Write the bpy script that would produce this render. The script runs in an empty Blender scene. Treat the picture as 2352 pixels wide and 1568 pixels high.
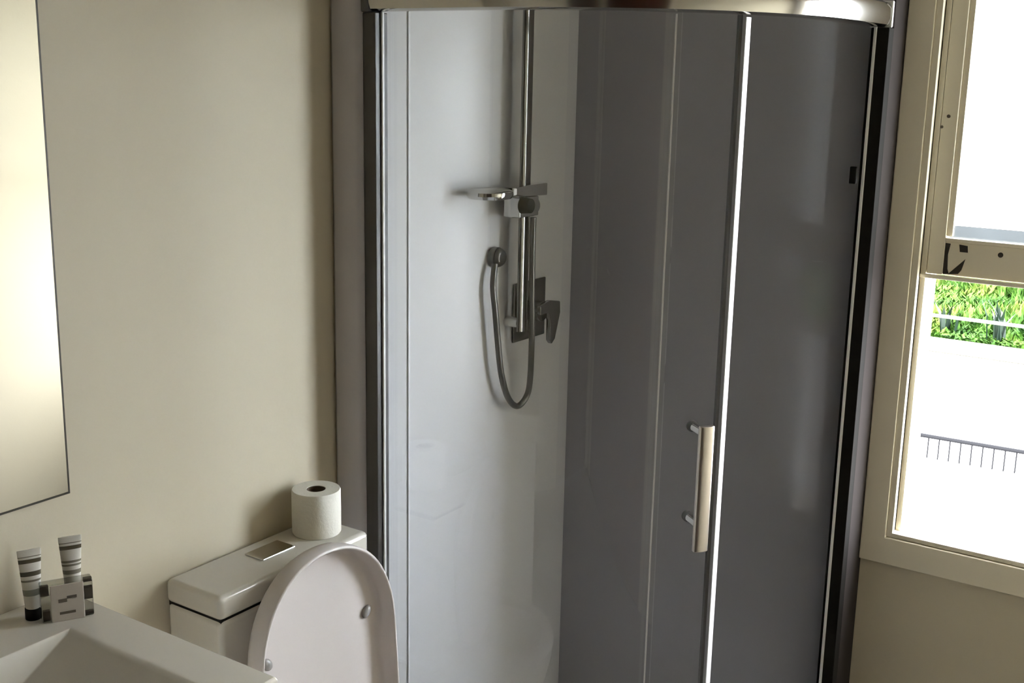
import bpy, bmesh, math, random
from mathutils import Vector, Matrix
random.seed(4)
C = bpy.context.scene.collection
sc = bpy.context.scene

# ---------------------------------------------------------------- camera
F_PX = 2722.5
YAW, PITCH, ROLL = 0.59333, 0.22396, 0.02015
cam_d = bpy.data.cameras.new('camera')
cam = bpy.data.objects.new('camera', cam_d); C.objects.link(cam)
cy_, sy_ = math.cos(YAW), math.sin(YAW)
fw = Vector((-sy_*math.cos(PITCH), cy_*math.cos(PITCH), -math.sin(PITCH)))
rt = Vector((cy_, sy_, 0)); up = rt.cross(fw)
r2 = rt*math.cos(ROLL) + up*math.sin(ROLL); u2 = -rt*math.sin(ROLL) + up*math.cos(ROLL)
m = Matrix((r2, u2, -fw)).transposed().to_4x4()
m.translation = Vector((1.8, 0, 1.8))
cam.matrix_world = m
cam_d.sensor_width = 36; cam_d.lens = 36*F_PX/2352
cam_d.clip_start = 0.05; cam_d.clip_end = 300
sc.camera = cam

# ---------------------------------------------------------------- world, sun, exposure
w = bpy.data.worlds.new('sky'); sc.world = w; w.use_nodes = True
nt = w.node_tree; nt.nodes.clear()
out = nt.nodes.new('ShaderNodeOutputWorld'); bg = nt.nodes.new('ShaderNodeBackground')
bg.inputs[0].default_value = (0.89, 0.93, 1.0, 1); bg.inputs[1].default_value = 30.0
nt.links.new(bg.outputs[0], out.inputs[0])
w.cycles.sampling_method = 'MANUAL'; w.cycles.sample_map_resolution = 256
sun_d = bpy.data.lights.new('sun', 'SUN'); sun_d.energy = 12; sun_d.angle = 0.01; sun_d.color = (1, .95, .86)
sun = bpy.data.objects.new('sun', sun_d); C.objects.link(sun)
sun.rotation_euler = Vector((0.25, -0.5, 0.83)).to_track_quat('Z', 'Y').to_euler()
vs = sc.view_settings
vs.view_transform = 'Standard'; vs.look = 'None'; vs.exposure = 0.05; vs.gamma = 1; vs.use_curve_mapping = False
try:
    cyc = sc.cycles
    cyc.use_denoising = True; cyc.denoiser = 'OPENIMAGEDENOISE'
    cyc.max_bounces = 14; cyc.diffuse_bounces = 8; cyc.glossy_bounces = 6
    cyc.transparent_max_bounces = 24; cyc.transmission_bounces = 10
    cyc.sample_clamp_indirect = 10; cyc.caustics_reflective = False; cyc.caustics_refractive = False
except Exception: pass

# ---------------------------------------------------------------- materials
def mat(name, col, rough=.5, metal=0, spec=.5, bump=0, bscale=40, var=0, vscale=6, coat=0):
    m = bpy.data.materials.new(name); m.use_nodes = True
    t = m.node_tree; b = t.nodes['Principled BSDF']
    b.inputs['Base Color'].default_value = (*col, 1); b.inputs['Roughness'].default_value = rough
    b.inputs['Metallic'].default_value = metal; b.inputs['Specular IOR Level'].default_value = spec
    b.inputs['Coat Weight'].default_value = coat; b.inputs['Coat Roughness'].default_value = .08
    tc = t.nodes.new('ShaderNodeTexCoord')
    if bump:
        n = t.nodes.new('ShaderNodeTexNoise'); n.inputs['Scale'].default_value = bscale; n.inputs['Detail'].default_value = 3
        bp = t.nodes.new('ShaderNodeBump'); bp.inputs['Strength'].default_value = bump; bp.inputs['Distance'].default_value = .002
        t.links.new(tc.outputs['Object'], n.inputs['Vector'])
        t.links.new(n.outputs[0], bp.inputs['Height']); t.links.new(bp.outputs[0], b.inputs['Normal'])
    if var:
        n = t.nodes.new('ShaderNodeTexNoise'); n.inputs['Scale'].default_value = vscale; n.inputs['Detail'].default_value = 4
        mx = t.nodes.new('ShaderNodeMix'); mx.data_type = 'RGBA'
        mx.inputs[6].default_value = (*[c*(1-var) for c in col], 1); mx.inputs[7].default_value = (*[min(1, c*(1+var)) for c in col], 1)
        t.links.new(tc.outputs['Object'], n.inputs['Vector']); t.links.new(n.outputs[0], mx.inputs[0])
        t.links.new(mx.outputs[2], b.inputs['Base Color'])
    return m

def glass_mat(name, tint=(.985, .99, .99), ior=1.5, rough=0.0):
    m = bpy.data.materials.new(name); m.use_nodes = True
    t = m.node_tree; t.nodes.clear()
    o = t.nodes.new('ShaderNodeOutputMaterial'); tr = t.nodes.new('ShaderNodeBsdfTransparent'); gl = t.nodes.new('ShaderNodeBsdfGlossy')
    fr = t.nodes.new('ShaderNodeFresnel'); mx = t.nodes.new('ShaderNodeMixShader')
    tr.inputs[0].default_value = (*tint, 1); gl.inputs['Roughness'].default_value = rough
    gl.inputs[0].default_value = (1, 1, 1, 1)
    fr.inputs[0].default_value = ior
    g = t.nodes.new('ShaderNodeNewGeometry'); ma = t.nodes.new('ShaderNodeMath'); ma.operation = 'MULTIPLY_ADD'
    ma.inputs[1].default_value = 1/ior - ior; ma.inputs[2].default_value = ior
    t.links.new(g.outputs['Backfacing'], ma.inputs[0]); t.links.new(ma.outputs[0], fr.inputs[0])
    # a thin pane: entering and leaving faces both reflect like an air to glass face
    t.links.new(fr.outputs[0], mx.inputs[0])
    t.links.new(tr.outputs[0], mx.inputs[1]); t.links.new(gl.outputs[0], mx.inputs[2]); t.links.new(mx.outputs[0], o.inputs[0])
    return m

M = dict(
    wall=mat('painted_wall', (.58, .525, .40), .55, bump=.15, bscale=60, var=.02, vscale=2.5, spec=.35),
    ceil=mat('ceiling_paint', (.45, .43, .38), .8, bump=.1),
    floor=mat('vinyl_floor', (.07, .06, .05), .45, var=.15, vscale=8),
    trim=mat('cream_gloss_paint', (.80, .74, .60), .38, bump=.2, bscale=25, var=.03),
    liner=mat('white_acrylic', (.80, .81, .845), .32, spec=.5, bump=.02, bscale=3),
    ceramic=mat('white_ceramic', (.74, .70, .62), .12, spec=.5, coat=.4),
    cistern=mat('white_glazed_ceramic', (.70, .67, .60), .12, spec=.5, coat=.4),
    lid=mat('white_plastic_seat', (.68, .63, .61), .28),
    chrome=mat('chrome', (.78, .78, .77), .09, metal=1),
    satin=mat('satin_aluminium', (.60, .585, .56), .13, metal=1),
    handle=mat('brushed_handle', (.72, .67, .62), .3, metal=1),
    dark=mat('dark_channel', (.010, .009, .008), .8, spec=.1),
    gasket=mat('grey_gasket', (.12, .12, .125), .5),
    liner_painted_shade=mat('acrylic_painted_shade', (.36, .36, .385), .32, bump=.02, bscale=3),  # white lining on the window side, its shade put into a grey colour
    channel_grey=mat('dark_grey_channel', (.075, .072, .07), .3),
    profile=mat('grey_profile', (.56, .54, .56), .25),
    strip=mat('brown_grey_strip', (.036, .031, .030), .9, spec=.05),
    pale_edge=mat('pale_channel_edge', (.85, .85, .83), .25),
    seal=mat('white_seal', (.93, .93, .92), .3),
    paper=mat('tissue_paper', (.84, .82, .74), .95, bump=.4, bscale=150),
    core=mat('card_core', (.12, .09, .06), .9),
    black=mat('black_plastic', (.006, .006, .006), .55, spec=.15),
    worn=mat('bare_dark_timber', (.03, .025, .02), .9),
    vanity=mat('white_cabinet', (.75, .73, .68), .3),
    mirror=mat('silvered_mirror', (.75, .75, .72), .01, metal=1),
    mirror_edge=mat('dark_mirror_edge', (.03, .027, .02), .4),
    glass=glass_mat('clear_glass', ior=1.55),
    coated=glass_mat('coated_clear_glass', (.982, .986, .99), 1.01),
    pane=glass_mat('window_glass', (.97, .98, .97)),
    door=mat('dark_stained_wood', (.035, .014, .008), .4, var=.3, vscale=3),
    reddoor=mat('red_brown_wood', (.06, .012, .006), .4, var=.3, vscale=3),
    acrylic=glass_mat('clear_acrylic', (.72, .72, .70), 1.5),
    plate=mat('frosted_plate', (.52, .48, .42), .5, var=.06, vscale=30),
    mark_refraction=mat('mark_refraction_brown', (.10, .085, .065), .7),  # printed marks and holes, also the painted refraction in the clear block
    concrete=mat('pale_concrete', (.36, .35, .33), .9, var=.04, vscale=1.5),
    kerb=mat('cream_kerb', (.13, .12, .09), .9, var=.1, vscale=5),
    house=mat('white_weatherboard', (.4, .4, .39), .8),
    base_grey=mat('blue_grey_base', (.016, .018, .022), .8, var=.5, vscale=1.2),
    rail=mat('pale_rail', (.07, .075, .05), .7),
    mesh=mat('grey_wire', (.013, .013, .014), .9, spec=0),
    soil=mat('grassy_soil', (.035, .075, .010), .9, var=.4, vscale=3),
)

# ---------------------------------------------------------------- mesh helpers
def obj(name, bm, m=None, parent=None, smooth=False, bevel=0, seg=2, angle=40):
    me = bpy.data.meshes.new(name); bmesh.ops.recalc_face_normals(bm, faces=bm.faces)
    bm.to_mesh(me); bm.free()
    o = bpy.data.objects.new(name, me); C.objects.link(o)
    if m: me.materials.append(M[m] if isinstance(m, str) else m)
    if smooth:
        for p in me.polygons: p.use_smooth = True
        try: me.set_sharp_from_angle(angle=math.radians(angle))
        except Exception: pass
    if bevel:
        b = o.modifiers.new('bevel', 'BEVEL'); b.width = bevel; b.segments = seg; b.limit_method = 'ANGLE'; b.angle_limit = math.radians(35)
        for p in me.polygons: p.use_smooth = True
        try: me.set_sharp_from_angle(angle=math.radians(35))
        except Exception: pass
        wn = o.modifiers.new('wn', 'WEIGHTED_NORMAL'); wn.keep_sharp = False
    if parent:
        o.parent = parent; o.matrix_parent_inverse = Matrix.Translation(-parent.location)
    return o
def B(): return bmesh.new()
def box(bm, x0, x1, y0, y1, z0, z1):
    r = bmesh.ops.create_cube(bm, size=1)
    bmesh.ops.scale(bm, vec=(x1-x0, y1-y0, z1-z0), verts=r['verts'])
    bmesh.ops.translate(bm, vec=((x0+x1)/2, (y0+y1)/2, (z0+z1)/2), verts=r['verts'])
    return bm
def prism(bm, pts, z0, z1, T=None):
    a = [bm.verts.new((x, y, z0)) for x, y in pts]; b = [bm.verts.new((x, y, z1)) for x, y in pts]
    n = len(pts); bm.faces.new(a[::-1]); bm.faces.new(b)
    for i in range(n): bm.faces.new((a[i], a[(i+1) % n], b[(i+1) % n], b[i]))
    if T is not None: bmesh.ops.transform(bm, matrix=T, verts=a+b)
    return bm
def rings(bm, rs, closed=True, cap0=True, cap1=True):
    vs_ = [[bm.verts.new(p) for p in r] for r in rs]
    n = len(rs[0])
    for a, b in zip(vs_, vs_[1:]):
        for i in range(n if closed else n-1):
            bm.faces.new((a[i], a[(i+1) % n], b[(i+1) % n], b[i]))
    if cap0: bm.faces.new(vs_[0][::-1])
    if cap1: bm.faces.new(vs_[-1])
    return bm
def cyl(bm, p0, p1, r, r1=None, n=24):
    p0, p1 = Vector(p0), Vector(p1); r1 = r if r1 is None else r1
    d = (p1-p0).normalized(); a = d.orthogonal().normalized(); b = d.cross(a)
    f = lambda p, q: [p + (a*math.cos(t)+b*math.sin(t))*q for t in [2*math.pi*i/n for i in range(n)]]
    return rings(bm, [f(p0, r), f(p1, r1)])
def tube(bm, pts, r, n=14):
    pts = [Vector(p) for p in pts]; rs = []
    a = None
    for i, p in enumerate(pts):
        d = (pts[min(i+1, len(pts)-1)] - pts[max(i-1, 0)]).normalized()
        if a is None: a = d.orthogonal().normalized()
        a = (a - d*a.dot(d)).normalized(); b = d.cross(a)
        rs.append([p + (a*math.cos(t)+b*math.sin(t))*r for t in [2*math.pi*k/n for k in range(n)]])
    return rings(bm, rs)
def spline(P, k=8):
    P = [Vector(p) for p in P]; Q = [P[0]*2-P[1]] + P + [P[-1]*2-P[-2]]; o = []
    for i in range(1, len(Q)-2):
        for j in range(k):
            t = j/k; a, b, c, d = Q[i-1], Q[i], Q[i+1], Q[i+2]
            o.append(.5*((2*b)+(c-a)*t+(2*a-5*b+4*c-d)*t*t+(3*b-a-3*c+d)*t**3))
    return o + [P[-1]]
def empty(name, label, cat, loc, group=None):
    o = bpy.data.objects.new(name, None); C.objects.link(o); o.location = loc; o.empty_display_size = .05
    o['label'] = label; o['category'] = cat
    if group: o['group'] = group
    return o
def tag(o, label, cat, group=None, kind=None):
    o['label'] = label; o['category'] = cat
    if group: o['group'] = group
    if kind: o['kind'] = kind
    return o
def struct(o, label=None):
    o['kind'] = 'structure'
    if label: o['label'] = label
    return o

FZ = -.10           # finished floor level
W = 2.961          # inner face of the window wall
RX, FY, CH = 2.06, -0.8, 2.5
WX0, WX1, WZ0, WZ1 = 1.012, 1.84, .649, 2.15   # window opening
WD = 0.12

# ---------------------------------------------------------------- room shell
struct(obj('floor', box(B(), -.12, RX+.12, FY-.12, W+WD, FZ-.1, FZ), 'floor'), 'vinyl bathroom floor')
struct(obj('ceiling', box(B(), -.12, RX+.12, FY-.12, W+WD, CH, CH+.1), 'ceil'), 'plain off white ceiling')
struct(obj('wall_left', box(B(), -.12, 0, FY, W, FZ, CH), 'wall'), 'beige painted wall behind mirror and toilet')
struct(obj('wall_right', box(B(), RX, RX+.12, FY, W, FZ, CH), 'wall'), 'beige painted wall opposite the mirror')
bm = B()
box(bm, -.12, WX0, W, W+WD, FZ, CH); box(bm, WX1, RX+.12, W, W+WD, FZ, CH)
box(bm, WX0, WX1, W, W+WD, FZ, WZ0-.03); box(bm, WX0, WX1, W, W+WD, WZ1, CH)
struct(obj('wall_back', bm, 'wall'), 'beige wall holding the sash window')
DX0, DX1 = 1.12, 1.98
bm = B()
box(bm, -.12, DX0, FY-.12, FY, FZ, CH); box(bm, DX1, RX+.12, FY-.12, FY, FZ, CH); box(bm, DX0, DX1, FY-.12, FY, 2.2, CH)
struct(obj('wall_front', bm, 'wall'), 'beige wall with the dark door')
d1 = bpy.data.objects.new('door_1', None); C.objects.link(d1); d1.location = (DX0, FY-.05, 0); struct(d1, 'dark stained wooden door')
bm = B(); box(bm, DX0+.003, DX1-.003, FY-.08, FY-.04, FZ+.005, 2.195)
for z0, z1 in ((.15, .95), (1.05, 2.05)):
    for x0, x1 in ((DX0+.1, DX0+.36), (DX0+.44, DX1-.1)): box(bm, x0, x1, FY-.04, FY-.032, z0, z1)
obj('door_leaf', bm, 'door', d1, bevel=.003)
bm = B(); cyl(bm, (DX1-.07, FY-.04, 1.0), (DX1-.07, FY+.01, 1.0), .012); cyl(bm, (DX1-.07, FY+.01, 1.0), (DX1-.19, FY+.01, 1.0), .009)
obj('door_handle', bm, 'chrome', d1, smooth=True)

d2 = bpy.data.objects.new('door_2', None); C.objects.link(d2); d2.location = (RX, .75, 0); struct(d2, 'dark red brown door in the right hand wall')
bm = B(); box(bm, RX-.012, RX-.0005, -.60, 1.22, FZ+.005, 2.19)
for z0, z1 in ((.15, .95), (1.05, 2.05)): box(bm, RX-.018, RX-.012, .04, 1.08, z0, z1)
obj('door_leaf', bm, 'reddoor', d2, bevel=.003)
bm = B(); box(bm, RX-.02, RX-.0005, -.67, -.601, FZ+.001, 2.26); box(bm, RX-.02, RX-.0005, 1.221, 1.27, FZ+.001, 2.26); box(bm, RX-.02, RX-.0005, -.601, 1.221, 2.191, 2.26)
obj('door_casing', bm, 'trim', d2, bevel=.002)
bm = B(); cyl(bm, (RX-.013, -.03, 1.0), (RX-.05, -.03, 1.0), .012); cyl(bm, (RX-.05, -.03, 1.0), (RX-.05, .09, 1.0), .009)
obj('door_handle', bm, 'chrome', d2, smooth=True)

# ---------------------------------------------------------------- window
win = bpy.data.objects.new('window_1', None); C.objects.link(win); win.location = (1.55, W, WZ0); struct(win, 'cream painted timber sash window')
AX0, AZ0 = .932, .568     # outer edge of architrave
def frame_bm(x0, x1, z0, z1, t_l, t_b, t_t, y0, y1):
    bm = B()
    o = [(x0, z0), (x1, z0), (x1, z1), (x0, z1)]; i = [(x0+t_l, z0+t_b), (x1-t_l, z0+t_b), (x1-t_l, z1-t_t), (x0+t_l, z1-t_t)]
    V = [[bm.verts.new((p[0], y, p[1])) for p in L] for y in (y0, y1) for L in (o, i)]
    for k in range(4):
        j = (k+1) % 4
        bm.faces.new((V[0][k], V[0][j], V[1][j], V[1][k])); bm.faces.new((V[2][k], V[2][j], V[3][j], V[3][k]))
        bm.faces.new((V[0][k], V[0][j], V[2][j], V[2][k])); bm.faces.new((V[1][k], V[1][j], V[3][j], V[3][k]))
    return bm
YA = W-.020
obj('architrave', frame_bm(AX0, WX1+.075, AZ0, WZ1+.075, .064, .074, .07, YA, W-.0005), 'trim', win, bevel=.003)
# inner stop bead just inside the architrave, and the painted jambs of the opening
obj('stop_bead', frame_bm(AX0+.064, WX1+.011, AZ0+.076, WZ1+.005, .016, .012, .016, W-.016, W+.012), 'trim', win, bevel=.002)
bm = B(); box(bm, WX0, WX0+.012, W+.012, W+WD-.004, WZ0, WZ1); box(bm, WX1-.012, WX1, W+.012, W+WD-.004, WZ0, WZ1)
box(bm, WX0+.012, WX1-.012, W+.012, W+WD-.004, WZ1-.012, WZ1)
obj('jamb', bm, 'trim', win)
obj('sill', box(B(), WX0, WX1, W+.012, W+WD+.03, WZ0-.03, WZ0+.004), 'trim', win, bevel=.003)
# the raised sash: stiles, bottom rail, top rail, pane
SY0, SY1 = W+.013, W+.048
SZ = 1.334
sash = B()
SX0 = WX0+.013; SX1 = WX1-.013
sx_in = SX0+.038
box(sash, SX0, sx_in, SY0, SY1, SZ, WZ1-.014); box(sash, SX1-.045, SX1, SY0, SY1, SZ, WZ1-.014)
box(sash, sx_in, SX1-.045, SY0, SY1, WZ1-.07, WZ1-.014)
s = obj('sash_frame', sash, 'trim', win, bevel=.002)
rl = obj('bottom_rail', box(B(), sx_in+.0005, SX1-.0455, SY0+.002, SY1, SZ, SZ+.082), 'trim', win, bevel=.002)
obj('rail_bead', box(B(), sx_in+.001, SX1-.046, SY0-.006, SY0+.012, SZ+.0825, SZ+.092), 'trim', win, bevel=.0015)
obj('rail_bead', box(B(), SX0-.012, SX1-.001, SY0-.012, SY0+.0015, SZ-.010, SZ-.0005), 'trim', win, bevel=.0015)
obj('pane', box(B(), sx_in, SX1-.045, SY0+.016, SY0+.019, SZ+.082, WZ1-.07), 'pane', win)
# glazing putty line along the stile
obj('glazing_bead', box(B(), sx_in+.0005, sx_in+.014, SY0+.006, SY0+.0155, SZ+.095, WZ1-.0705), 'trim', win, bevel=.001)
def worn(pts, y):
    bm = B(); a = [bm.verts.new((x, y, z)) for x, z in pts]; b = [bm.verts.new((x, y-.0006, z)) for x, z in pts]
    n = len(pts); bm.faces.new(a); bm.faces.new(b[::-1])
    for i in range(n): bm.faces.new((a[i], a[(i+1) % n], b[(i+1) % n], b[i]))
    return bm
yr = SY0+.0019
x0 = sx_in+.001
for P in ([(x0, 1.413), (x0+.012, 1.412), (x0+.008, 1.385), (x0+.01, 1.350), (x0+.014, 1.338), (x0, 1.336)],
          [(x0+.032, 1.412), (x0+.052, 1.410), (x0+.054, 1.394), (x0+.035, 1.394)],
          [(x0+.012, 1.337), (x0+.050, 1.378), (x0+.043, 1.350), (x0+.036, 1.340)]):
    o = obj('worn_patch', worn(P, yr), 'worn', rl); o['label'] = 'bare dark patch in the cream paint'
o = obj('lift_hole', cyl(B(), (1.193, yr+.0005, 1.396), (1.193, yr-.001, 1.396), .0062, n=16), 'worn', rl); o['label'] = 'small dark screw hole'
for (x, z, rr) in ((1.041, 1.716, .004), (1.028, 1.690, .0035)):
    o = obj('screw_hole', cyl(B(), (x, SY0+.001, z), (x, SY0-.0008, z), rr, n=12), 'mark_refraction', s)

# ---------------------------------------------------------------- outside
GZ = -1.0
struct(obj('ground', box(B(), -14, 12, W+WD+.001, 13.2, GZ-.3, GZ), 'concrete'), 'pale sunlit concrete yard')
tag(obj('garden_kerb', box(B(), -9, 6, 12.60, 12.82, GZ, GZ+.12), 'kerb', bevel=.02), 'long cream kerb between the yard and the green bank', 'kerb')
bm = B()
prof = [(12.83, -2.9), (12.83, GZ+.05), (14, GZ+.12), (16.5, GZ+.2), (17.5, -2.6), (40, -2.6), (40, -2.9)]
a = [bm.verts.new((-18, y, z)) for y, z in prof]; b = [bm.verts.new((10, y, z)) for y, z in prof]
for i in range(len(prof)): bm.faces.new((a[i], a[(i+1) % len(prof)], b[(i+1) % len(prof)], b[i]))
bm.faces.new(a); bm.faces.new(b[::-1])
struct(obj('garden_bank', bm, 'soil'), 'green planted bank beyond the yard')
def leaf_mat():
    m = bpy.data.materials.new('leaf_green'); m.use_nodes = True; t = m.node_tree; b = t.nodes['Principled BSDF']
    b.inputs['Roughness'].default_value = .7; b.inputs['Specular IOR Level'].default_value = .1
    g = t.nodes.new('ShaderNodeTexCoord'); n = t.nodes.new('ShaderNodeTexNoise'); n.inputs['Scale'].default_value = 2.2; n.inputs['Detail'].default_value = 6
    r = t.nodes.new('ShaderNodeValToRGB'); e = r.color_ramp.elements
    e[0].position = .34; e[0].color = (.006, .022, .003, 1); e[1].position = .64; e[1].color = (.085, .115, .020, 1)
    k = e.new(.5); k.color = (.032, .080, .009, 1)
    t.links.new(g.outputs['Object'], n.inputs['Vector']); t.links.new(n.outputs[0], r.inputs[0]); t.links.new(r.outputs[0], b.inputs['Base Color'])
    return m
LM = leaf_mat()
bm = B()
def blade(bm, x, y, z, h, wd, lean, az):
    d = Vector((math.cos(az), math.sin(az), 0)); s_ = Vector((-d.y, d.x, 0))
    P = Vector((x, y, z)); q = [P, P+Vector((0, 0, h*.5))+d*lean*.25, P+Vector((0, 0, h*.85))+d*lean]
    v = [bm.verts.new(q[0]-s_*wd*.5), bm.verts.new(q[0]+s_*wd*.5), bm.verts.new(q[1]+s_*wd*.5), bm.verts.new(q[1]-s_*wd*.5), bm.verts.new(q[2])]
    bm.faces.new(v[:4]); bm.faces.new((v[3], v[2], v[4]))
for _ in range(15000):
    y = 13.0 + random.random()**1.3*3.2; x = random.uniform(-4.6, 2.5)
    z = GZ+.05 + max(0, y-12.83)*.05
    h = random.uniform(.08, .26) * (1+.6*math.sin(x*2.1+y)+.4*math.sin(y*3.3))
    blade(bm, x, y, z, max(.06, h)+ (y-12.8)*.05, random.uniform(.02, .05), random.uniform(0, .15), random.uniform(0, 6.28))
tag(obj('garden_grass', bm, LM), 'bright green grass and leaves on the bank beyond the yard', 'grass', kind='stuff')
def strappy(x, y, n, h, g):
    bm = B()
    for i in range(n):
        blade(bm, x+random.uniform(-.08, .08), y+random.uniform(-.08, .08), GZ+.1, h*random.uniform(.6, .95), .045, random.uniform(.03, .2), random.uniform(0, 6.28))
    return obj('strappy_plant', bm, M['strap'])
M['strap'] = mat('dark_strap_leaf', (.002, .010, .004), .5, var=.4, vscale=4)
g = 'dark leaved plants in the grass bank'
tag(strappy(-.85, 13.2, 16, .55, g), 'dark leaved plant in the bank nearest the right side of the window view', 'plant', g)
tag(strappy(-1.35, 13.3, 9, .42, g), 'dark leaved plant in the middle of the visible grass bank', 'plant', g)
tag(strappy(-1.95, 13.6, 9, .5, g), 'dark leaved plant at the left of the visible grass bank beside the window jamb', 'plant', g)
gr = empty('garden_railing', 'pale thin rail crossing in front of the green bank', 'railing', (-1, 12.3, GZ))
obj('rail', box(B(), -6, 4, 12.28, 12.315, -.565, -.535), 'rail', gr)
for x in (-5, 3.5): obj('post', box(B(), x-.03, x+.03, 12.27, 12.33, GZ, -.5), 'rail', gr)
ef = empty('edging_fence', 'low grey wire fence standing on the white yard', 'fence', (.4, 9.05, GZ))
obj('rail', cyl(B(), (-.5, 8.9, GZ+.17), (1.6, 9.0, GZ+.17), .016, n=8), 'mesh', ef)
bm = B()
for i in range(27): x = -.46+i*.078; cyl(bm, (x, 8.9+(x+.5)*.0476, GZ), (x, 8.9+(x+.5)*.0476, GZ+.165), .006, n=6)
obj('wires', bm, 'mesh', ef)
bm = B(); bmesh.ops.create_icosphere(bm, subdivisions=2, radius=.035)
for v in bm.verts: v.co = Vector((v.co.x*1.5, v.co.y, v.co.z*.5)) * random.uniform(.85, 1.1) + Vector((.27, 7.5, GZ+.014))
tag(obj('stone', bm, 'mesh', smooth=True), 'small grey stone lying on the white yard', 'stone')
nh = empty('neighbouring_house', 'white house on a blue grey base seen above the sash rail', 'house', (-4, 30, GZ))
obj('wall', box(B(), -16, 8, 30, 36, -1.66, 6.5), 'house', nh)
obj('foundation', box(B(), -16, 8, 29.97, 36, -2.6, -1.67), 'base_grey', nh)

# ---------------------------------------------------------------- shower
LX, LY = .078, 2.845      # liner faces
LY0, LX1 = 1.955, .926    # where the liner returns to the walls
HL = 2.2
ln = empty('shower_liner', 'white acrylic shower wall lining built out from the corner', 'wall lining', (0, W, 0))
bm = B(); r = .006
pts = [(.001, LY0), (LX-.006, LY0), (LX, LY0+.006), (LX, W-.001), (.001, W-.001)]
q = [(LX+.0005, LY), (LX1-.006, LY), (LX1, LY+.006), (LX1, W-.001), (LX+.0005, W-.001)]
obj('lining_panel', prism(B(), q, FZ+.002, HL), 'liner_painted_shade', ln, smooth=True, angle=50)['label'] = 'acrylic panel on the window side, its shade painted in as grey'
obj('lining_panel', prism(B(), pts, FZ+.002, HL), 'liner', ln, smooth=True, angle=50)
for nm, P_ in (('edge_profile', [(.001, LY0-.001), (.001, LY0-.006), (.012, LY0-.013), (.040, LY0-.011), (.066, LY0-.005), (LX+.001, LY0+.003), (LX+.001, LY0+.020), (LX+.0003, LY0+.020), (LX+.0003, LY0+.006), (LX-.006, LY0-.001)]),):
    obj(nm, prism(B(), P_, FZ+.075, HL), 'profile', ln, smooth=True, angle=60)['label'] = 'grey cover profile on the lining edge'
obj('edge_profile', box(B(), LX1+.0003, LX1+.006, LY, W-.001, FZ+.075, HL), 'strip', ln, bevel=.002)['label'] = 'grey cover profile on the lining edge'
obj('joint_strip', box(B(), LX+.0002, LX+.004, 2.113, 2.120, FZ+.08, HL-.01), 'liner', ln, bevel=.0015)
# enclosure line: straight, arc, straight
X0, Y0 = .10, 1.985; X1, Y1 = .90, 2.83; R0 = .55; CX, CY = X1-R0, Y0+R0
def path(off, t0, t1, inclL=False, inclR=False, n=None):
    """points from angle t0 to t1 (0 = towards -Y, 90 = towards +X); off = outward offset"""
    R = R0+off; P = []
    if inclL is not False: P.append((inclL, CY-R))
    k = n or max(2, int((t1-t0)/1.0))
    for i in range(k+1):
        t = math.radians(t0+(t1-t0)*i/k); P.append((CX+R*math.sin(t), CY-R*math.cos(t)))
    if inclR is not False: P.append((CX+R, inclR))
    return P
def strip(off0, off1, t0, t1, z0, z1, inclL=False, inclR=False):
    a = path(off0, t0, t1, inclL, inclR); b = path(off1, t0, t1, inclL, inclR)
    return prism(B(), b + a[::-1], z0, z1)
ZB, ZT = FZ+.11, 1.918
sh = empty('shower_screen', 'curved glass shower enclosure with polished header rail', 'shower screen', (CX, CY, .1))
# header rail: front face slightly rounded profile swept along the path
def swept(profile, t0, t1, inclL, inclR):
    bm = B(); rs = []
    cols = [path(o_, t0, t1, inclL, inclR) for o_, z in profile]
    for i in range(len(cols[0])):
        rs.append([(cols[j][i][0], cols[j][i][1], profile[j][1]) for j in range(len(profile))])
    return rings(bm, rs)
PR = [(-.022, ZT), (.016, ZT), (.024, ZT+.004), (.027, ZT+.018), (.027, ZT+.040), (.022, ZT+.052), (.012, ZT+.056), (-.022, ZT+.056)]
obj('header_rail', swept(PR, 0, 90, LX+.022, LY-.012), 'satin', sh, smooth=True, angle=35)
obj('rail_end_cap', box(B(), X1-.023, X1+.0295, LY-.0115, LY-.001, ZT-.002, ZT+.058), 'plastic_cap' if 'plastic_cap' in M else 'seal', sh, bevel=.003)
obj('rail_end_cap', box(B(), LX+.001, LX+.0215, Y0-.029, Y0+.023, ZT-.002, ZT+.058), 'gasket', sh, bevel=.003)
obj('bottom_rail', swept([(-.018, FZ+.075), (.018, FZ+.075), (.018, FZ+.102), (.012, FZ+.11), (-.018, FZ+.11)], 0, 90, LX+.002, LY-.002), 'satin', sh, smooth=True, angle=35)
# wall channels
obj('wall_channel', box(B(), LX+.001, LX+.036, Y0-.022, Y0+.018, ZB+.001, ZT-.003), 'channel_grey', sh, bevel=.002)
obj('channel_edge', box(B(), LX+.0365, LX+.0415, Y0-.006, Y0+.002, ZB+.001, ZT-.001), 'pale_edge', sh, bevel=.002)
obj('wall_channel', box(B(), X1-.010, X1+.0325, LY-.036, LY-.0005, ZB+.001, ZT-.003), 'dark', sh, bevel=.002)
obj('channel_edge', box(B(), X1-.0025, X1+.005, LY-.041, LY-.0365, ZB+.001, ZT-.001), 'pale_edge', sh, bevel=.002)
TH = .006
GL = LX+.046
obj('fixed_panel', strip(-.008-TH, -.008, 0, 45, ZB+.001, ZT-.001, GL, False), 'glass', sh, smooth=True)
obj('fixed_panel', strip(-.008-TH, -.008, 60.2, 90, ZB+.001, ZT-.001, False, LY-.044), 'coated', sh, smooth=True)
dr = obj('sliding_door', strip(.004, .004+TH, 43.3, 90, ZB+.01, ZT-.004, False, LY-.05), 'coated', sh, smooth=True)
o = obj('edge_seal', strip(.0035, .0035+TH+.001, 43.06, 43.24, ZB+.01, ZT-.004), mat('clear_seal', (.85, .86, .86), .3), dr); o['label'] = 'thin pale seal on the glass edge'
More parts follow.
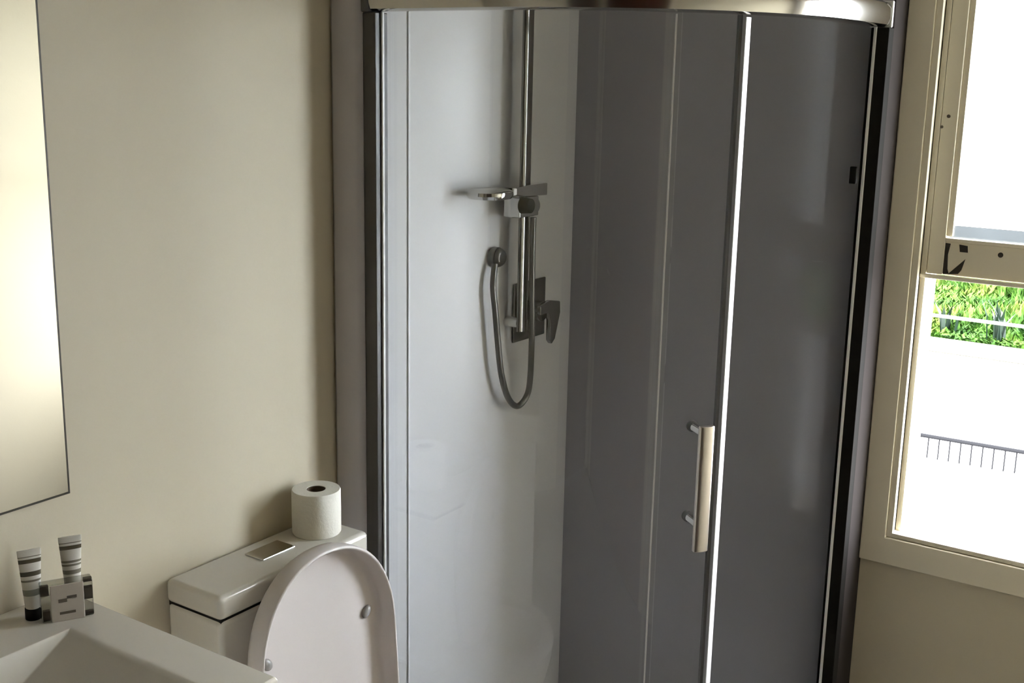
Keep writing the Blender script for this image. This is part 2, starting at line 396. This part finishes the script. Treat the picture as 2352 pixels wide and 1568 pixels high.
_c = Vector((CX+(R0-.002)*math.sin(math.radians(59.7)), CY-(R0-.002)*math.cos(math.radians(59.7)))); _t2 = Vector((.136, .99)); _n2 = Vector((.99, -.136))
obj('centre_seal', prism(B(), [tuple(_c+_t2*.0085+_n2*.001), tuple(_c-_t2*.0085+_n2*.001), tuple(_c-_t2*.0085-_n2*.001), tuple(_c+_t2*.0085-_n2*.001)], ZB+.001, ZT-.005), 'seal', sh)['label'] = 'bright white vertical seal'
obj('gasket', strip(-.014, -.006, 57.8, 58.6, ZB+.001, ZT-.001), 'gasket', sh, smooth=True)['label'] = 'thin grey gasket beside the white seal'
# handle on the sliding door
def polar(t, off): t = math.radians(t); return Vector((CX+(R0+off)*math.sin(t), CY-(R0+off)*math.cos(t), 0))
th = 52.3
n_ = Vector((math.sin(math.radians(th)), -math.cos(math.radians(th)), 0)); tn = Vector((-n_.y, n_.x, 0))
pc = polar(th, .052)
T = Matrix(((tn.x, n_.x, 0, pc.x), (tn.y, n_.y, 0, pc.y), (0, 0, 1, 0), (0, 0, 0, 1)))
bm = B(); hp = []
for a_ in range(13): t = math.radians(180*a_/12); hp.append((.0165*math.cos(t), .003+.006*math.sin(t)))
hp += [(-.0165, -.005), (.0165, -.005)]
prism(bm, hp, .822, 1.097, T)
hd = obj('handle', bm, 'handle', dr, smooth=True, bevel=.002)
for z in (.882, 1.082):
    a0 = polar(51.6, .0105)+Vector((0, 0, z)); a1 = polar(51.6, .048)+Vector((0, 0, z))
    obj('handle_mount', cyl(B(), a0, a1, .009), 'chrome', hd, smooth=True)
    b0 = polar(51.6, .0035)+Vector((0, 0, z)); b1 = polar(51.6, -.003)+Vector((0, 0, z))
    obj('inner_washer', cyl(B(), b0, b1, .012), 'gasket', hd, smooth=True)
obj('bump_stop', box(B(), X1-.022, X1-.006, 2.775, 2.785, 1.557, 1.597), 'dark', sh, bevel=.002)
# tray
bm = B(); P = path(.03, 0, 90, LX+.001, LY-.001); P = P + [(LX+.001, LY-.001)]
prism(bm, P, FZ+.001, FZ+.074)
tr_ = tag(obj('shower_tray', bm, 'liner', bevel=.008), 'low white curved shower tray in the corner', 'shower tray')
obj('waste_cover', cyl(B(), (.42, 2.45, FZ+.0745), (.42, 2.45, FZ+.079), .055), 'chrome', tr_, smooth=True)

# shower rail with slider and handset
rail = empty('shower_rail', 'chrome vertical slide rail with wall brackets in the shower', 'shower rail', (.14, 2.51, 1.2))
M_BAR = mat('dark_chrome', (.27, .27, .26), .12, metal=1)
bm = B(); hp = [(.128+.010*math.cos(t), 2.524+.021*math.sin(t)) for t in [2*math.pi*i/24 for i in range(24)]]
obj('rail_bar', prism(bm, hp, 1.14, 2.08), M_BAR, rail, smooth=True)
for z in (1.16, 2.05): obj('wall_bracket', cyl(B(), (LX+.001, 2.524, z), (.119, 2.524, z), .014), 'chrome', rail, smooth=True)
bm = B(); cyl(bm, (.128, 2.465, 1.466), (.128, 2.560, 1.466), .026); box(bm, .105, .155, 2.462, 2.55, 1.442, 1.492)
sl = obj('slider', bm, 'chrome', rail, smooth=True, bevel=.003)
bm = B(); cyl(bm, (.156, 2.472, 1.474), (.182, 2.472, 1.474), .021, .018)
obj('slider_knob', bm, 'dark', sl, smooth=True)
hs = empty('hand_shower', 'flat chrome hand shower head resting in the slider', 'shower head', (.15, 2.45, 1.51))
bm = B(); nn = 36; rs = []
for (rr, z) in ((.012, 1.522), (.045, 1.5215), (.054, 1.516), (.055, 1.508), (.050, 1.500), (.012, 1.4985)):
    rs.append([(.142+rr*math.cos(2*math.pi*i/nn), 2.350+rr*1.15*math.sin(2*math.pi*i/nn), z) for i in range(nn)])
obj('spray_head', rings(bm, rs), 'chrome', hs, smooth=True)
bm = B(); rs = []
for y, hw, z0, z1 in ((2.405, .013, 1.501, 1.518), (2.44, .013, 1.499, 1.519), (2.50, .0145, 1.494, 1.522), (2.585, .016, 1.491, 1.523)):
    rs.append([(.142-hw, y, z0), (.142+hw, y, z0), (.142+hw, y, z1), (.142-hw, y, z1)])
obj('shower_handle', rings(bm, rs), 'chrome', hs, smooth=True, bevel=.003)
obj('handle_band', box(B(), .1275, .1572, 2.414, 2.424, 1.4988, 1.5195), 'black', hs, bevel=.001)
obj('painted_highlight', box(B(), .150, .1595, 2.428, 2.443, 1.501, 1.5185), 'seal', hs, bevel=.003)['label'] = 'small white block painting a highlight'  # white block paints in a highlight on the chrome handle
# hose and wall elbow
hb = empty('shower_hose', 'grey chrome hose hanging in a loop from its round wall elbow', 'hose', (.10, 2.45, 1.33))
bm = B(); cyl(bm, (LX+.001, 2.455, 1.338), (.100, 2.455, 1.338), .026); cyl(bm, (.100, 2.455, 1.338), (.112, 2.455, 1.338), .026, .018)
obj('wall_elbow', bm, mat('brushed_elbow', (.17, .17, .165), .3, metal=1), hb, smooth=True, bevel=.004)
pts = [(.103, 2.432, 1.325), (.107, 2.42, 1.27), (.110, 2.428, 1.20), (.111, 2.440, 1.12), (.112, 2.456, 1.035), (.114, 2.486, .965), (.116, 2.528, .932), (.122, 2.562, .952), (.130, 2.566, 1.00), (.146, 2.545, 1.12), (.150, 2.534, 1.25), (.150, 2.532, 1.36), (.150, 2.532, 1.438)]
obj('hose', tube(B(), spline(pts), .0082), mat('metal_hose', (.16, .16, .155), .3, metal=1), hb, smooth=True)
# mixer
mx = empty('shower_mixer', 'square grey mixer plate with a lever on the shower wall', 'mixer tap', (LX, 2.62, 1.175))
gm = mat('mixer_chrome', (.17, .17, .165), .25, metal=1)
obj('wall_plate', box(B(), LX+.001, LX+.008, 2.548, 2.702, 1.095, 1.255), gm, mx, bevel=.003)
obj('mixer_body', cyl(B(), (LX+.0085, 2.625, 1.175), (.128, 2.625, 1.175), .027), gm, mx, smooth=True, bevel=.003)
bm = B(); rs = []
for (y, z, hw) in ((2.585, 1.186, .016), (2.63, 1.196, .017), (2.665, 1.180, .019), (2.668, 1.145, .016), (2.650, 1.10, .012), (2.642, 1.085, .007)):
    rs.append((y, z, hw))
A = [];
P2 = [(2.590, 1.196), (2.640, 1.205), (2.690, 1.196), (2.692, 1.165), (2.668, 1.095), (2.652, 1.083), (2.640, 1.095), (2.640, 1.150), (2.628, 1.172), (2.592, 1.172)]
a = [bm.verts.new((.1285, y, z)) for y, z in P2]; b = [bm.verts.new((.142, y, z)) for y, z in P2]
bm.faces.new(a[::-1]); bm.faces.new(b)
for i in range(len(P2)): bm.faces.new((a[i], a[(i+1) % len(P2)], b[(i+1) % len(P2)], b[i]))
obj('lever', bm, mat('lever_chrome', (.25, .25, .245), .22, metal=1), mx, bevel=.003)

# ---------------------------------------------------------------- mirror
mr = empty('wall_mirror', 'frameless wall mirror with a thin dark edge above the basin', 'mirror', (0, .85, 1.5))
obj('backing', box(B(), .001, .0145, .50, 1.2325, 1.0430, 2.05), 'mirror_edge', mr)
obj('mirror_glass', box(B(), .0146, .0155, .503, 1.2280, 1.0475, 2.047), 'mirror', mr)

# ---------------------------------------------------------------- vanity and basin
SZT = .86; BY0, BY1, BX1 = .62, 1.216, .547
va = empty('vanity_cabinet', 'white vanity cabinet under the basin', 'cabinet', (.25, .92, 0))
obj('cabinet_body', box(B(), .002, BX1-.05, BY0+.02, BY1-.02, .08, .772), 'vanity', va, bevel=.003)
obj('plinth', box(B(), .002, BX1-.09, BY0+.03, BY1-.03, FZ+.001, .0795), 'vanity', va)
for y0, y1, yh in ((BY0+.022, .916, .87), (.920, BY1-.022, .965)):
    d = obj('door', box(B(), BX1-.049, BX1-.032, y0, y1, .09, .768), 'vanity', va, bevel=.002)
    obj('handle', box(B(), BX1-.0315, BX1-.015, yh-.006, yh+.006, .6, .74), 'chrome', d, bevel=.002)
ba = empty('wash_basin', 'white rectangular wash basin with sloping inner sides', 'basin', (.25, .92, .775))
bm = B()
ro = lambda z, e=0: [(.002+e*0, BY0+e, z), (BX1-e, BY0+e, z), (BX1-e, BY1-e, z), (.002, BY1-e, z)]
ix0, ix1, iy0, iy1 = .150, .505, .72, 1.118
ri = lambda z, e0, e1: [(ix0+e0, iy0+e1, z), (ix1-e1*.6, iy0+e1, z), (ix1-e1*.6, iy1-e1, z), (ix0+e0, iy1-e1, z)]
rings(bm, [ro(.774, .012), ro(.80, 0), ro(SZT-.004, 0), ro(SZT, .004), ri(SZT, -.003, -.003), ri(SZT-.004, .001, .004), ri(.800, .042, .163)], cap0=True, cap1=True)
obj('basin_slab', bm, 'ceramic', ba, bevel=.0025)
obj('waste_plug', cyl(B(), (.30, .92, .8005), (.30, .92, .806), .02), 'chrome', ba, smooth=True)

# ---------------------------------------------------------------- toiletries
def band_mat(name, base, z0, bands, clearness=.5):
    m = bpy.data.materials.new(name); m.use_nodes = True; t = m.node_tree; b = t.nodes['Principled BSDF']
    b.inputs['Roughness'].default_value = .25; b.inputs['Coat Weight'].default_value = .3
    g = t.nodes.new('ShaderNodeTexCoord'); sp = t.nodes.new('ShaderNodeSeparateXYZ'); t.links.new(g.outputs['Object'], sp.inputs[0])
    rg = t.nodes.new('ShaderNodeMapRange'); rg.inputs['From Min'].default_value = 0; rg.inputs['From Max'].default_value = .13
    t.links.new(sp.outputs['Z'], rg.inputs[0])
    r = t.nodes.new('ShaderNodeValToRGB'); r.color_ramp.interpolation = 'CONSTANT'
    e = r.color_ramp.elements; e[0].color = (*base, 1); e[0].position = 0; e.remove(e[1])
    for (p, q, c) in bands:
        k = e.new(p/.13); k.color = (*c, 1); k = e.new(q/.13); k.color = (*base, 1)
    # the printing only covers the front of the tube
    t.links.new(rg.outputs[0], r.inputs[0]); t.links.new(r.outputs[0], b.inputs['Base Color'])
    return m
D1, D2, D3 = (.09, .08, .055), (.22, .20, .16), (.30, .32, .27)
def tube_obj(name, label, x, y, az, bands, lean):
    t = empty(name, label, 'toiletry tube', (x, y, SZT), 'toiletry tubes on the basin')
    rs = []; n = 28
    R = Matrix.Rotation(az, 3, 'Z')
    for f, zz in ((0, .022), (.12, .03), (.35, .055), (.65, .085), (.9, .113), (1, .119)):
        a_ = .0125+(.0195-.0125)*f; b_ = .0125*(1-f)+.0012
        rs.append([(R @ Vector((a_*math.cos(2*math.pi*i/n), b_*math.sin(2*math.pi*i/n), zz))) + Vector((0, 0, 0)) for i in range(n)])
    rs.append([v+Vector((0, 0, .008)) for v in rs[-1]])
    L = Matrix.Rotation(lean, 3, (R @ Vector((1, 0, 0))))
    rs = [[L @ v for v in r_] for r_ in rs]
    bm = B(); rings(bm, rs)
    o = obj('tube_body', bm, band_mat(name+'_print', (.74, .72, .66), SZT, bands), None, smooth=True, angle=50); o.parent = t
    bm = B(); cyl(bm, (0, 0, .0005), (0, 0, .0215), .0138, .0135, n=28); bmesh.ops.rotate(bm, matrix=L, cent=(0, 0, 0), verts=bm.verts)
    o = obj('cap', bm, 'black', None, smooth=True, bevel=.001); o.parent = t; o['label'] = 'black cap'
    return t
tube_obj('toiletry_tube', 'small clear banded tube standing on its black cap beside the glass block', .062, 1.112, math.radians(65), [(.045, .056, D3), (.070, .0735, D2), (.080, .088, D1), (.103, .110, D1), (.1135, .115, D2)], .0)
tube_obj('toiletry_tube', 'small banded tube standing behind the glass block, its lower end hidden', .066, 1.190, math.radians(62), [(.058, .066, D2), (.073, .0765, D2), (.079, .083, D2), (.103, .110, D1), (.114, .1155, D2)], .0)
gb = empty('glass_block', 'clear square block with a frosted front plate at the basin corner', 'ornament', (.105, 1.148, SZT))
ang = math.radians(62)
T = Matrix.Translation((.107, 1.148, SZT)) @ Matrix.Rotation(ang, 4, 'Z')
def tb(x0, x1, y0, y1, z0, z1):
    bm = box(B(), x0, x1, y0, y1, z0, z1); bmesh.ops.transform(bm, matrix=T, verts=bm.verts); return bm
obj('block', tb(-.043, .043, -.010, .016, .0008, .069), 'acrylic', gb, bevel=.003)
fp = obj('front_plate', tb(-.027, .027, -.0135, -.0105, .001, .068), 'plate', gb, bevel=.001)
for (x0, x1, z0, z1) in ((-.015, -.001, .036, .042), (-.001, .015, .0415, .0465), (-.014, .012, .014, .0185)):
    obj('printed_mark', tb(x0, x1, -.0141, -.0136, z0, z1), 'mark_refraction', fp)
for (x0, x1, z0, z1) in ((-.0425, -.0285, .048, .066), (-.040, -.0285, .002, .020), (.0285, .0425, .030, .052), (.0285, .0425, .062, .0685), (.0285, .0425, .002, .006)):
    obj('painted_refraction', tb(x0, x1, -.004, .004, z0, z1), 'mark_refraction', gb)  # dark boxes paint in the surroundings refracted by the clear sides

# ---------------------------------------------------------------- toilet
TY = 1.658
to = empty('toilet', 'white close coupled toilet with raised lid beside the shower', 'toilet', (.3, TY, 0))
obj('cistern', box(B(), .004, .1605, TY-.2155, TY+.2155, .34, .7480), 'cistern', to, bevel=.012, seg=4)
cl_ = obj('cistern_lid', box(B(), .003, .163, TY-.218, TY+.218, .7495, .80), 'cistern', to, bevel=.013, seg=4)
obj('cistern_gap', box(B(), .006, .1555, TY-.2105, TY+.2105, .742, .753), 'black', to)
bm = box(B(), .043, .098, 1.618, 1.712, .7992, .8035)
bt = obj('flush_button', bm, 'chrome', cl_, bevel=.002)
bt['label'] = 'chrome rectangular flush button'
def dshape(x0, x1, hw, n=40, p=2.3, yc=TY):
    """closed outline in plan: straight back, rounded front"""
    P = [(x0, yc+hw)]; xs = x0+(x1-x0)*.36
    P = []
    r_ = .03
    for k in range(5): a_ = math.radians(90+90*k/4); P.append((x0+r_+r_*math.cos(a_), yc+hw-r_+r_*math.sin(a_)))
    for k in range(5): a_ = math.radians(180+90*k/4); P.append((x0+r_+r_*math.cos(a_), yc-hw+r_+r_*math.sin(a_)))
    for k in range(n+1):
        t = math.radians(-90+180*k/n); c, s_ = math.cos(t), math.sin(t)
        P.append((xs+(x1-xs)*abs(c)**(2/p), yc+hw*math.copysign(abs(s_)**(2/p), s_)))
    return P
bm = B(); rs = []
for z, x0, x1, hw in ((FZ+.001, .01, .50, .11), (FZ+.03, .01, .505, .115), (.2, .01, .53, .13), (.32, .008, .60, .165), (.375, .006, .625, .182), (.398, .006, .63, .184), (.402, .012, .624, .178)):
    rs.append([(x, y, z) for x, y in dshape(x0, x1, hw)])
for z, x0, x1, hw in ((.402, .235, .585, .138), (.396, .238, .582, .135), (.33, .245, .565, .125), (.24, .28, .50, .085), (.22, .32, .46, .05)):
    rs.append([(x, y, z) for x, y in dshape(x0, x1, hw)])
obj('bowl', rings(bm, rs), 'cistern', to, smooth=True, angle=60)
bm = B(); rs = []
for z, x0, x1, hw in ((.404, .190, .628, .183), (.416, .190, .632, .186), (.422, .196, .626, .180), (.422, .262, .568, .122), (.416, .258, .572, .126), (.404, .256, .574, .128), (.404, .190, .628, .183)):
    rs.append([(x, y, z) for x, y in dshape(x0, x1, hw)])
obj('seat_ring', rings(bm, rs, cap0=False, cap1=False), 'lid', to, smooth=True, angle=60)
# raised lid: a deep dish, local u = across (Y), v = up
def lidshape(ins, n=36):
    a_, zb, zc, b_ = .200-ins, .436+ins, .625, .220-ins
    P = []
    r_ = .025
    for k in range(5): t = math.radians(180+90*k/4); P.append((-a_+r_+r_*math.cos(t), zb+r_+r_*math.sin(t)))
    for k in range(5): t = math.radians(270+90*k/4); P.append((a_-r_+r_*math.cos(t), zb+r_+r_*math.sin(t)))
    for k in range(6): P.append((a_, zb+r_+.02+(zc-zb-.05-.0)*k/6))
    for k in range(n+1):
        t = math.pi*k/n; c, s_ = math.cos(t), math.sin(t)
        P.append((a_*math.copysign(abs(c)**(2/2.15), c), zc+b_*abs(s_)**(2/2.15)))
    for k in range(6): P.append((-a_, zc-(zc-zb-.05)*(k+1)/7))
    return P
bm = B(); rs = []
xr = .250
for x, ins in ((.196, .022), (.199, .010), (.208, .003), (.225, 0), (xr-.003, 0), (xr, .0025), (xr, .006), (xr-.004, .009), (.218, .011), (.2085, .016), (.206, .026)):
    rs.append([(x + (.70-z)*.07 if True else x, TY+u, z) for u, z in lidshape(ins)])
ld = obj('lid', rings(bm, rs), 'lid', to, smooth=True, angle=60)
for sgn in (-1, 1):
    u = sgn*.148; z = .648; x = .206+(.70-z)*.07+.0045
    bm = B(); bmesh.ops.create_uvsphere(bm, u_segments=16, v_segments=10, radius=1)
    for v in bm.verts: v.co = Vector((x+v.co.x*.0075, TY+u+v.co.y*.012+v.co.z*.004*sgn, z+v.co.z*.014))
    obj('bumper', bm, mat('clear_bumper', (.30, .29, .28), .08), ld, smooth=True)['label'] = 'small translucent rubber bumper'
for sgn in (-1, 1): obj('hinge', cyl(B(), (.222, TY+sgn*.07-.02, .430), (.222, TY+sgn*.07+.02, .430), .010), 'chrome', to, smooth=True)

# ---------------------------------------------------------------- toilet roll
rl_ = empty('toilet_roll', 'white toilet paper roll standing on the cistern lid', 'toilet roll', (.074, 1.803, .8005))
bm = B(); n = 48; rs = []
for r_, z in ((.021, 0), (.0515, 0), (.0535, .003), (.0538, .05), (.0535, .097), (.0520, .100), (.021, .0995), (.0205, .098), (.0205, .002), (.021, 0)):
    rs.append([(.074+r_*math.cos(2*math.pi*i/n), 1.803+r_*math.sin(2*math.pi*i/n), .8008+z) for i in range(n)])
obj('paper', rings(bm, rs, cap0=False, cap1=False), 'paper', rl_, smooth=True, angle=50)
bm = B(); rs = []
for r_, z in ((.0203, .001), (.0203, .0985), (.0195, .0985), (.0195, .001), (.0203, .001)):
    rs.append([(.074+r_*math.cos(2*math.pi*i/n), 1.803+r_*math.sin(2*math.pi*i/n), .8008+z) for i in range(n)])
obj('cardboard_core', rings(bm, rs, cap0=False, cap1=False), 'core', rl_, smooth=True, angle=50)
